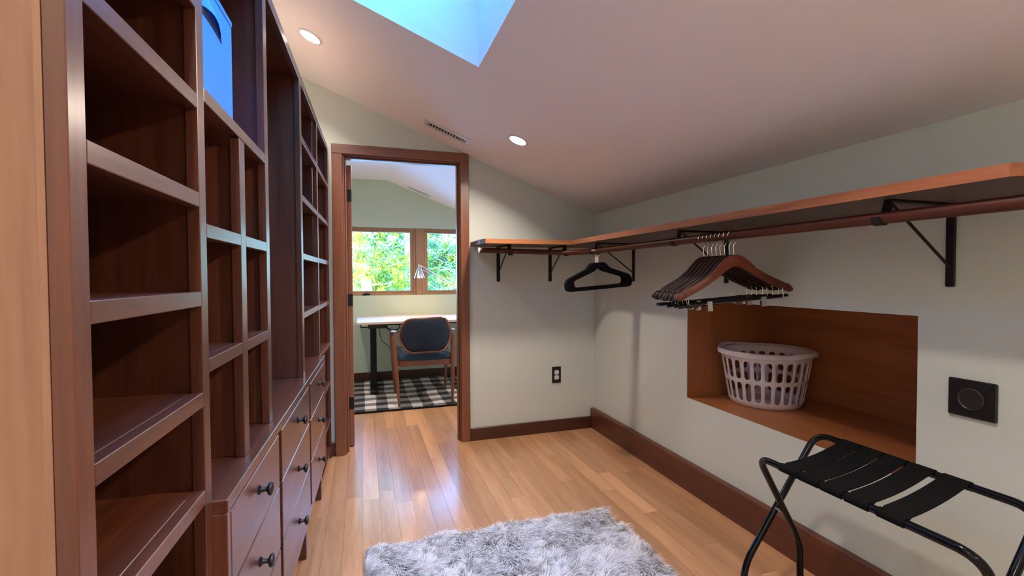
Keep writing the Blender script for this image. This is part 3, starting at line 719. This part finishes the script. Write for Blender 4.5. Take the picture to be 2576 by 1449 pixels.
for i in range(5):
    a0, a1 = p, p + tot; p = a1 + (gaps[i] if i < 4 else 0)
    rings = []
    K = 14
    c1 = Vector((1.268, 0, 0.61)); c2 = Vector((1.583, 0, 0.64)); rw = 0.0128
    path = []
    for k in range(7): a = R_(250 - k*32 - 20); path.append((c1.x + rw*math.cos(a), c1.z + rw*math.sin(a), 0))
    for k in range(1, K):
        u = k/K; path.append((c1.x*(1-u) + c2.x*u, c1.z*(1-u) + c2.z*u + rw - (0.013 - 0.001*i)*math.sin(PI*u)**0.9 - 0.002, u))
    for k in range(7): a = R_(110 - k*32); path.append((c2.x + rw*math.cos(a), c2.z + rw*math.sin(a), 1))
    for j, (x, z, u) in enumerate(path):
        nb = Vector(path[min(j+1, len(path)-1)][:2]) - Vector(path[max(j-1, 0)][:2]); nb = Vector((-nb.y, nb.x)).normalized()*0.0011
        ys = (y1s - a0)*(1-u) + (y2s - a0)*u; ye = (y1s - a1)*(1-u) + (y2s - a1)*u
        rings.append([(x-nb.x-o_.x, ys-o_.y, z-nb.y), (x-nb.x-o_.x, ye-o_.y, z-nb.y), (x+nb.x-o_.x, ye-o_.y, z+nb.y), (x+nb.x-o_.x, ys-o_.y, z+nb.y)])
    MB().loft(rings).build('strap', M['strap'], rack, True, 40)
for fr, sgn in ((f1, 1), (f2, -1)):
    for yy in (fr[2][1] - 0.06, fr[3][1] + 0.06):
        MB().lathe([(0.0135, -0.014), (0.0135, 0.014)], 12, (fr[2][0] - o_.x, yy - o_.y, 0.0137), 'Y').build('foot', M['plastic'], rack)
for yy in (1.281, 0.676): MB().lathe([(0.0055, -0.030), (0.0055, 0.030)], 10, (1.392 - o_.x, yy - o_.y, 0.395), 'Y').build('pivot', M['chrome'], rack, True)

# ------------------------------------------------------------------ wall fittings
pl = thing('wall_plate', 'square black cover plate with a round centre on the right wall', 'wall plate', (XR - 0.0004, 0.942, 0.842))
MB().cbox((-0.010, -0.0605, -0.058), (0, 0.0605, 0.058), 0.003).build('plate', M['plastic'], pl)
MB().lathe([(0.0335, 0), (0.0335, -0.0035), (0.031, -0.0048), (0.029, -0.0030), (0.001, -0.0022)], 40, (-0.0101, 0, 0), 'X').build('round_insert', M['lens_grey'], pl, True)
ol = thing('wall_outlet', 'black duplex outlet plate with white sockets on the end wall', 'outlet', (1.4435, YW - 0.0004, 0.447))
MB().cbox((-0.0375, -0.006, -0.064), (0.0375, 0, 0.064), 0.002).build('plate', M['plastic'], ol)
for z in (-0.0195, 0.0195):
    oc = [(0.0185*max(-1, min(1, 1.25*math.cos(2*PI*i/24))), z + 0.0165*max(-1, min(1, 1.15*math.sin(2*PI*i/24)))) for i in range(24)]
    s_ = MB().prism(oc, -0.0085, -0.0061, 'Y').build('socket', M['white'], ol)
    MB().box((-0.0085, -0.0088, z - 0.002), (-0.0062, -0.0086, z + 0.007)).box((0.0062, -0.0088, z - 0.001), (0.0085, -0.0088 + 0.0002, z + 0.006)).box((-0.002, -0.0088, z - 0.0115), (0.002, -0.0086, z - 0.007)).build('slot', M['plastic'], s_)

def slope_obj(name, label, cat, x, y, z, slope):
    """root on a ceiling that falls towards +X: local Z points down out of the ceiling"""
    e = thing(name, label, cat, (x, y, z)); a = math.atan(slope)
    xax = Vector((math.cos(a), 0, -math.sin(a))); zax = Vector((-math.sin(a), 0, -math.cos(a))); yax = zax.cross(xax)
    e.matrix_world = Matrix(((xax.x, yax.x, zax.x, x), (xax.y, yax.y, zax.y, y), (xax.z, yax.z, zax.z, z), (0, 0, 0, 1))); return e
def lamp_light(e, watts):
    d = bpy.data.lights.new('lamp_light', 'AREA'); d.shape = 'DISK'; d.size = 0.10; d.energy = watts; d.color = LAMP_COL; d.spread = math.radians(148)
    o = bpy.data.objects.new('lamp_light', d); C.objects.link(o); o.parent = e; o.location = (0, 0, 0.0105); o.rotation_euler = (PI, 0, 0)
def downlight(x, y, label):
    e = slope_obj('recessed_light', label, 'light', x, y, ceil_z(x), MC)
    MB().lathe([(0.052, 0.0004), (0.066, 0.0004), (0.066, 0.002), (0.060, 0.005), (0.052, 0.004)], 40, cap=False).build('trim_ring', M['white'], e, True)
    MB().lathe([(0.0005, 0.0095), (0.020, 0.0088), (0.040, 0.0066), (0.0515, 0.0036), (0.0515, 0.0008), (0.0005, 0.0006)], 40, cap=False).build('lens', M['lamp'], e)
    lamp_light(e, LAMP_W)
LAMPS = [(-0.255, 2.744, 'round recessed ceiling light above the bookcases'), (0.908, 2.745, 'round recessed ceiling light in front of the end wall shelf'),
         (0.908, 0.75, 'round recessed ceiling light overhead right of the viewer'), (-0.255, -0.30, 'round recessed ceiling light just behind the viewer by the near bookcase'),
         (0.908, -1.15, 'round recessed ceiling light behind the viewer at right'), (-0.255, -1.90, 'round recessed ceiling light far behind the viewer at left')]
for x, y, l in LAMPS: downlight(x, y, l)
def study_light(x, y, label):
    e = slope_obj('recessed_light', label, 'light', x, y, sc(x), 0.387 if x > XRID else 0.0)
    MB().lathe([(0.052, 0.0004), (0.066, 0.0004), (0.066, 0.002), (0.060, 0.005), (0.052, 0.004)], 40, cap=False).build('trim_ring', M['white'], e, True)
    MB().lathe([(0.0005, 0.0032), (0.0515, 0.0030), (0.0515, 0.0008), (0.0005, 0.0006)], 40, cap=False).build('lens', M['lamp'], e); lamp_light(e, LAMP_W * 0.7)
study_light(-0.35, 4.45, 'round recessed light in the flat study ceiling above the open door'); study_light(0.62, 3.74, 'round recessed light in the sloping study ceiling just inside the doorway'); study_light(1.75, 4.6, 'round recessed light in the low right part of the study ceiling')

def vent(x, y, z, slope, label, L, Wd):
    e = slope_obj('air_vent', label, 'vent', x, y, z, slope)
    il, iw = L*0.83, Wd*0.46
    for lo, hi in (((-L/2, -Wd/2), (L/2, -iw/2)), ((-L/2, iw/2), (L/2, Wd/2)), ((-L/2, -iw/2), (-il/2, iw/2)), ((il/2, -iw/2), (L/2, iw/2))):
        MB().cbox((*lo, 0.0004), (*hi, 0.006), 0.001).build('frame', M['white'], e)
    MB().box((-il/2, -iw/2, 0.0003), (il/2, iw/2, 0.0008)).build('duct', M['plastic'], e)
    nb = 13
    for i in range(nb):
        u = -il/2 + il*(i+0.5)/nb
        MB().quadbox([(u-0.0035, -iw/2, 0.001), (u-0.0010, -iw/2, 0.001), (u-0.0010, iw/2, 0.001), (u-0.0035, iw/2, 0.001), (u+0.0002, -iw/2, 0.0050), (u+0.0027, -iw/2, 0.0050), (u+0.0027, iw/2, 0.0050), (u+0.0002, iw/2, 0.0050)]).build('louver', M['white'], e)
vent(0.548, 3.165, ceil_z(0.548), MC, 'white slotted air vent in the ceiling just above the door', 0.325, 0.125)
vent(0.642, 5.655, sc(0.642), 0.387, 'white slotted air vent in the study ceiling above the windows', 0.29, 0.10)

# ------------------------------------------------------------------ furry rug
rug = thing('furry_rug', 'shaggy white faux fur rug with grey tips on the oak floor', 'rug', (0.58, 1.27, 0))
rx0, rx1, ry0, ry1 = -0.02 - 0.58, 1.165 - 0.58, 0.35 - 1.27, 2.155 - 1.27
MB().cbox((rx0 + 0.07, ry0 + 0.05, 0.0008), (rx1 - 0.06, ry1 - 0.06, 0.010), 0.004).build('backing', M['rugback'], rug)
def fur(n, y0, y1, wid):
    px = rng.uniform(rx0 + 0.012, rx1 - 0.012, n); py = rng.uniform(y0, y1, n)
    ang = np.empty(n); dk = np.empty(n); ln = np.empty(n)
    for i in range(n):
        q = (px[i]*6, py[i]*6, 0.3)
        ang[i] = noise.noise(q)*3.2 + noise.noise((px[i]*21, py[i]*21, 4.0))*1.5
        d = 0.7*noise.noise((px[i]*8 + 40, py[i]*11, 2.0)) + 0.9*noise.noise((px[i]*38, py[i]*38, 9.0)); dk[i] = d
        ln[i] = noise.noise((px[i]*16, py[i]*16, 7.0))
    ang += rng.normal(0, 0.35, n) - 0.6
    L = 0.046*(1 + 0.35*ln)*rng.uniform(0.75, 1.2, n)
    lean = np.clip(0.85 + 0.35*rng.normal(0, 0.5, n), 0.3, 1.25)
    dx, dy = np.cos(ang), np.sin(ang); wx, wy = -dy, dx
    seg = [(0, 0, 1.0), (0.35, 0.55, 0.85), (0.75, 0.85, 0.5), (1.0, 0.90, 0.0)]
    V = np.zeros((n, 7, 3)); col = np.zeros((n, 7, 4)); col[..., 3] = 1
    white = np.array([0.90, 0.89, 0.92]); dark = np.array([0.07, 0.065, 0.075])
    isd = np.clip((dk - 0.16)*7.0, 0, 1)*(rng.random(n) < 0.8)
    vi = 0
    for k, (h, up, wd) in enumerate(seg):
        hor = L*lean*(h**1.5); z = 0.011 + L*up*np.sqrt(np.clip(1 - 0.55*lean**2*h, 0.1, 1))
        cx, cy = px + dx*hor, py + dy*hor
        tipf = [0.0, 0.15, 0.75, 1.0][k]
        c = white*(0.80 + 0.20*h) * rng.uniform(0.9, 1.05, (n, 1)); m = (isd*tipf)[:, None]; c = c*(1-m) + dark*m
        if k < 3:
            for s in (-1, 1):
                V[:, vi, 0] = cx + s*wx*wid*wd; V[:, vi, 1] = cy + s*wy*wid*wd; V[:, vi, 2] = z; col[:, vi, :3] = c; vi += 1
        else:
            V[:, vi, 0] = cx; V[:, vi, 1] = cy; V[:, vi, 2] = z; col[:, vi, :3] = c
    F = np.array([[0, 1, 3], [0, 3, 2], [2, 3, 5], [2, 5, 4], [4, 5, 6]])
    faces = (F[None] + 7*np.arange(n)[:, None, None]).reshape(-1, 3)
    return V.reshape(-1, 3), faces, col.reshape(-1, 4)
def tri_mesh(name, V, F, col, mat, parent=None):
    me = bpy.data.meshes.new(name); me.vertices.add(len(V)); me.vertices.foreach_set('co', V.astype(np.float32).ravel())
    me.loops.add(len(F)*3); me.loops.foreach_set('vertex_index', F.astype(np.int32).ravel())
    me.polygons.add(len(F)); me.polygons.foreach_set('loop_start', np.arange(0, len(F)*3, 3, dtype=np.int32))
    me.update(); me.validate()
    a = me.color_attributes.new('tint', 'FLOAT_COLOR', 'POINT'); a.data.foreach_set('color', col.astype(np.float32).ravel())
    me.materials.append(mat); o = bpy.data.objects.new(name, me); C.objects.link(o)
    if parent: o.parent = parent
    return o
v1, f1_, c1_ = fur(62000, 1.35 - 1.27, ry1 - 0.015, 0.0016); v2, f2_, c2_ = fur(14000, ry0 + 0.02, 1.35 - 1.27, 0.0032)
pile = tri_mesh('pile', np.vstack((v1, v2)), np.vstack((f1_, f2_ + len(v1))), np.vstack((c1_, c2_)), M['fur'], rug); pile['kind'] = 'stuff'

# ------------------------------------------------------------------ study furniture
pr = thing('plaid_rug', 'black and white buffalo check rug under the desk', 'rug', (0.55, 5.05, 0))
m_ = MB(); nx, nyy = 60, 40; x0, x1, y0, y1 = -1.2, 1.25, -0.63, 0.70
for j in range(nyy+1):
    for i in range(nx+1):
        x = x0 + (x1-x0)*i/nx; y = y0 + (y1-y0)*j/nyy
        m_.v.append((x, y, 0.008 + 0.0035*math.sin(x*9 + 1.5*math.sin(y*5))))
for j in range(nyy):
    for i in range(nx): q = j*(nx+1)+i; m_.f.append((q, q+1, q+nx+2, q+nx+1))
r_ = m_.build('weave', M['check'], pr, True); md = r_.modifiers.new('t', 'SOLIDIFY'); md.thickness = 0.006; md.offset = -1
box('border', M['strap'], (x0, y0 - 0.025, 0.002), (x1, y0 + 0.0005, 0.013), pr, 0.003)

desk = thing('standing_desk', 'white topped desk on black steel column legs under the study windows', 'desk', (0.75, 5.28, 0))
box('desktop', M['desk'], (-0.818, -0.41, 0.750), (0.95, 0.42, 0.775), desk, 0.003)
for sx in (-1, 1):
    x = -0.655 if sx < 0 else 0.75
    l = MB().cbox((x - 0.032, -0.045, 0.052), (x + 0.032, 0.045, 0.728), 0.003).build('leg', M['steel'], desk)
    MB().cbox((x - 0.038, -0.25, 0.0145), (x + 0.038, 0.30, 0.0515), 0.006).build('foot', M['steel'], desk)
    MB().cbox((x - 0.03, -0.28, 0.7285), (x + 0.03, 0.28, 0.7498), 0.002).build('support', M['steel'], desk)
box('crossbar', M['steel'], (-0.62, -0.02, 0.70), (0.715, 0.02, 0.7283), desk, 0.003)
ps = thing('power_strip', 'black power strip with white outlet dots under the left end of the desk', 'power strip', (0.135, 4.965, 0.70))
MB().cbox((-0.095, -0.02, 0.002), (0.095, 0.02, 0.0485), 0.003).build('housing', M['plastic'], ps)
for i in range(6): MB().cbox((-0.060 + i*0.024 - 0.007, -0.0215, 0.019), (-0.060 + i*0.024 + 0.007, -0.0202, 0.031), 0.001).build('socket', M['lens_grey'], ps)
hk = tag(MB().tube(fillet([(-0.03, 4.93, 0.7485), (-0.03, 4.93, 0.720), (0.045, 4.93, 0.720), (0.045, 4.93, 0.738)], 0.018, 5), 0.006, 8).build('headphone_hook', M['plastic'], None, True), 'small black hook under the left front corner of the desk', 'hook')
def cord(pts, r, label, name='power_cord', mat=None):
    ps_ = [Vector(p) for p in pts]; out = []
    for i in range(len(ps_)-1):
        p0 = ps_[max(i-1, 0)]; p1 = ps_[i]; p2 = ps_[i+1]; p3 = ps_[min(i+2, len(ps_)-1)]
        for k in range(8):
            t = k/8; out.append(0.5*((2*p1) + (p2-p0)*t + (2*p0-5*p1+4*p2-p3)*t*t + (3*p1-p0-3*p2+p3)*t**3))
    out.append(ps_[-1])
    o2 = MB().tube([p - ps.location for p in out], r, 6).build('cord', M['plastic'], ps, True); o2['label'] = label; return o2
cord([(0.15, 4.97, 0.705), (0.16, 5.02, 0.62), (0.19, 5.15, 0.54), (0.26, 5.30, 0.46), (0.30, 5.45, 0.38), (0.36, 5.60, 0.33), (0.40, 5.70, 0.27), (0.48, 5.77, 0.20), (0.60, 5.79, 0.18)], 0.0035, 'thin black cord drooping from the power strip to the wall')
cord([(0.20, 4.975, 0.715), (0.27, 5.0, 0.665), (0.34, 5.02, 0.655), (0.44, 5.05, 0.66), (0.52, 5.1, 0.69), (0.60, 5.12, 0.74)], 0.005, 'thick black cable looping low from the power strip under the desk')
cord([(0.20, 4.975, 0.725), (0.26, 5.0, 0.685), (0.32, 5.02, 0.675), (0.36, 5.04, 0.70), (0.33, 5.06, 0.742)], 0.0045, 'short black cable looping from the power strip to the desk underside')

# desk lamp
lamp = thing('desk_lamp', 'brushed nickel swing arm lamp with a cone shade, lit over the desk', 'lamp', (1.32, 5.42, 0.7755))
lo = Vector(lamp.location)
MB().lathe([(0.085, 0.0003), (0.085, 0.012), (0.08, 0.018), (0.012, 0.022), (0.010, 0.03)], 32).build('base', M['nickel'], lamp, True)
Hd = Vector((0.600, 5.30, 1.352)) - lo; El = Vector((1.20, 5.38, 1.000)) - lo
MB().tube([(0, 0, 0.02), El], 0.006, 10).build('lower_arm', M['nickel'], lamp, True)
MB().tube([El, Hd], 0.0075, 10).build('upper_arm', M['nickel'], lamp, True)
MB().tube([El + Vector((0.01, -0.012, -0.03)), Hd + Vector((0.035, -0.012, -0.055))], 0.003, 8).build('tension_rod', M['nickel'], lamp, True)
ax = Vector((-0.012, 0, -0.14))
c0 = Hd + Vector((-0.006, 0, -0.035))
MB().cbox(tuple(Hd + Vector((-0.014, -0.012, -0.040))), tuple(Hd + Vector((0.010, 0.012, 0.012))), 0.004).build('joint', M['nickel'], lamp, True)
shade = MB().lathe([(0.020, 0.0), (0.024, -0.004), (0.058, -0.108), (0.0565, -0.108), (0.022, -0.006), (0.018, -0.002)], 32, tuple(c0), cap=False).build('shade', M['nickel'], lamp, True)
MB().lathe([(0.004, -0.02), (0.016, -0.035), (0.026, -0.07), (0.020, -0.092), (0.002, -0.100)], 20, tuple(c0)).build('bulb', M['bulb'], shade, True)

# chair
ch = thing('office_chair', 'wooden armchair with navy barrel back and blue seat, facing the desk', 'chair', (0.555, 4.78, 0.0115))
cw = M['chairwood']
def L(x, y, z): return (x - 0.555, y - 4.78, z - 0.0115)
for a, b in (((0.262, 4.56, 0.675), (0.308, 4.497, 0.0125)), ((0.828, 4.56, 0.675), (0.806, 4.480, 0.0125)), ((0.268, 5.00, 0.665), (0.304, 5.054, 0.0125)), ((0.846, 5.00, 0.665), (0.832, 5.061, 0.0125))):
    pts = [Vector(L(*a)).lerp(Vector(L(*b)), k/6) for k in range(7)]
    MB().tube(pts, [0.017, 0.020, 0.021, 0.020, 0.017, 0.014, 0.011], 12).build('leg', cw, ch, True)
# back: bowed rounded panel with a wooden rim
outl = fillet([(-0.252, 0, 0.670), (-0.185, 0, 0.834), (0.195, 0, 0.846), (0.258, 0, 0.676), (0.185, 0, 0.532), (-0.175, 0, 0.528)], 0.062, 7, True)
def bow(p, off=0.0): return Vector((p.x, -0.335 + 1.35*p.x*p.x + 0.10*(0.69 - p.z)*-1.0 + off, p.z - 0.022))
MB().tube([bow(p) for p in outl], 0.0125, 10, True).build('back_frame', cw, ch, True)
rings = []
cen = Vector((0, 0, 0.69))
for sc_, off in ((0.97, 0.0), (0.96, -0.012), (0.85, -0.020), (0.5, -0.024), (0.02, -0.025)): rings.append([bow(cen + (p - cen)*sc_, off) for p in outl])
front = []
for sc_, off in ((0.02, 0.045), (0.5, 0.044), (0.85, 0.036), (0.96, 0.018)): front.append([bow(cen + (p - cen)*sc_, off) for p in outl])
MB().loft([rings[4], rings[3], rings[2], rings[1], rings[0], front[3], front[2], front[1], front[0]]).build('backrest', M['fabric_navy'], ch, True, 70)
for sx in (-1, 1):
    pts = [Vector((sx*0.262, -0.235, 0.690)), Vector((sx*0.285, -0.17, 0.690)), Vector((sx*0.290, -0.05, 0.675)), Vector((sx*0.288, 0.10, 0.662)), Vector((sx*0.285, 0.235, 0.655)), Vector((sx*0.278, 0.262, 0.650))]
    MB().tube(pts, [0.016, 0.024, 0.026, 0.026, 0.024, 0.012], 12, flat=0.6).build('armrest', cw, ch, True)
rail = fillet([(-0.252, -0.265, 0), (0.250, -0.275, 0), (0.272, 0.27, 0), (-0.262, 0.27, 0)], 0.06, 6, True)
MB().loft([[(p.x, p.y, 0.368) for p in rail], [(p.x, p.y, 0.418) for p in rail]]).build('seat_rail', cw, ch, True, 40)
cush = []
for k, (s_, z) in enumerate(((0.98, 0.4185), (1.0, 0.435), (0.99, 0.465), (0.93, 0.487), (0.7, 0.496), (0.02, 0.499))): cush.append([(p.x*s_, p.y*s_, z) for p in rail])
MB().loft(cush).build('seat', M['fabric_blue'], ch, True, 60)

# ------------------------------------------------------------------ outdoors beyond the windows
g = plainbox('ground', M['ground'], (-25, 6.0, -0.25), (30, 60, -0.2)); struct(g, 'pale ground raised outside the study windows to bounce blue light indoors', 'ground')  # added out of view, raised and pale, to throw blue onto the study ceiling
def tree(x, y, hgt, spread, seed, cols, nleaf, label, lean=0.0, size=0.11):
    r = np.random.default_rng(seed); rd = random.Random(seed)
    e = thing('tree', label, 'tree', (x, y, -0.2), 0, 'trees outside the study windows')
    tr = MB(); tp = [Vector((lean*k/8*hgt*0.2 + 0.05*rd.uniform(-1, 1), 0.05*rd.uniform(-1, 1), hgt*k/8)) for k in range(9)]
    tr.tube(tp, [0.13*(1 - k/9.5) + 0.015 for k in range(9)], 8).build('trunk', M['bark'], e, True)
    br = MB(); tips = []
    for i in range(70):
        z = rd.uniform(0.08, 0.97)*hgt; k = z/hgt*8; a = tp[int(k)].lerp(tp[min(8, int(k)+1)], k - int(k)); an = rd.uniform(0, 2*PI)
        l = spread*(1.08 - z/hgt)*rd.uniform(0.55, 1.1) + 0.25
        d = Vector((math.cos(an), math.sin(an), rd.uniform(-0.25, 0.35)))
        m1 = a + d*l*0.5 + Vector((0, 0, rd.uniform(-0.1, 0.15))); b = a + d*l + Vector((rd.uniform(-.2, .2), rd.uniform(-.2, .2), rd.uniform(-0.3, 0.2)))
        br.tube([a, m1, b], [0.020, 0.012, 0.004], 5); tips.append((a, m1, b))
        for _ in range(4):
            u = rd.uniform(0.35, 0.95); s0 = a.lerp(m1, u*2) if u < 0.5 else m1.lerp(b, u*2-1)
            s1 = s0 + Vector((rd.uniform(-1, 1), rd.uniform(-1, 1), rd.uniform(-0.6, 0.6)))*0.38*l**0.5
            br.tube([s0, s0.lerp(s1, 0.5) + Vector((0, 0, 0.03)), s1], [0.007, 0.005, 0.002], 4); tips.append((s0, s0.lerp(s1, .5), s1))
    bo = br.build('branches', M['bark'], e); bo['kind'] = 'stuff'
    T_ = np.array([[list(p) for p in t] for t in tips]); pick = r.integers(0, len(T_), nleaf); u = r.uniform(0.25, 1.05, nleaf)[:, None]
    P0 = T_[pick, 0]*(1-u)**2 + 2*T_[pick, 1]*u*(1-u) + T_[pick, 2]*u*u + r.normal(0, 0.05, (nleaf, 3))
    d1 = r.normal(0, 1, (nleaf, 3)); d1[:, 2] -= 0.5; d1 /= np.linalg.norm(d1, axis=1)[:, None]
    d2 = np.cross(d1, r.normal(0, 1, (nleaf, 3))); d2 /= np.linalg.norm(d2, axis=1)[:, None]
    s = size*r.uniform(0.5, 1.2, nleaf)[:, None]
    V = np.stack((P0, P0 + d1*s*0.5 + d2*s*0.22, P0 + d1*s, P0 + d1*s*0.5 - d2*s*0.22), 1)
    F = (np.array([[0, 1, 2], [0, 2, 3]])[None] + 4*np.arange(nleaf)[:, None, None]).reshape(-1, 3)
    ci = np.array(cols); cc = ci[r.integers(0, len(ci), len(T_))][pick]*r.uniform(0.7, 1.25, (nleaf, 1)); col = np.ones((nleaf, 4, 4)); col[..., :3] = np.clip(cc, 0, 0.95)[:, None]
    lf = tri_mesh('foliage', V.reshape(-1, 3), F, col.reshape(-1, 4), M['leaf'], e); lf['kind'] = 'stuff'
YG = [(0.48, 0.42, 0.03), (0.34, 0.38, 0.04), (0.60, 0.47, 0.03), (0.18, 0.26, 0.04)]
GG = [(0.14, 0.28, 0.08), (0.22, 0.36, 0.12), (0.09, 0.18, 0.08)]
tree(0.05, 11.4, 4.8, 1.15, 11, YG, 15000, 'yellow-green maple outside the left study window', 0.1)
tree(2.5, 11.7, 4.8, 1.15, 13, GG + [(0.22, 0.26, 0.03)], 15000, 'green tree outside behind the desk lamp arm', -0.1)
tree(1.25, 14.2, 5.4, 1.35, 14, GG + YG[:1], 13000, 'darker green tree farther off between the two nearer trees', 0.0, 0.13)
tree(-1.6, 14.6, 5.4, 1.4, 12, YG + GG, 9000, 'leafy tree outside near the left edge of the study window', 0.0, 0.14)
tree(1.9, 17.6, 6.2, 1.6, 17, GG, 9000, 'farthest green tree outside, seen between the nearer ones', 0.0, 0.15)
tree(4.4, 14.8, 5.4, 1.5, 15, YG, 8000, 'light green tree farthest right outside the study', 0.0, 0.14)
tree(-1.6, 19.0, 6.4, 1.7, 18, GG + YG, 8000, 'distant green tree behind the yellow-green maple', 0.0, 0.16)
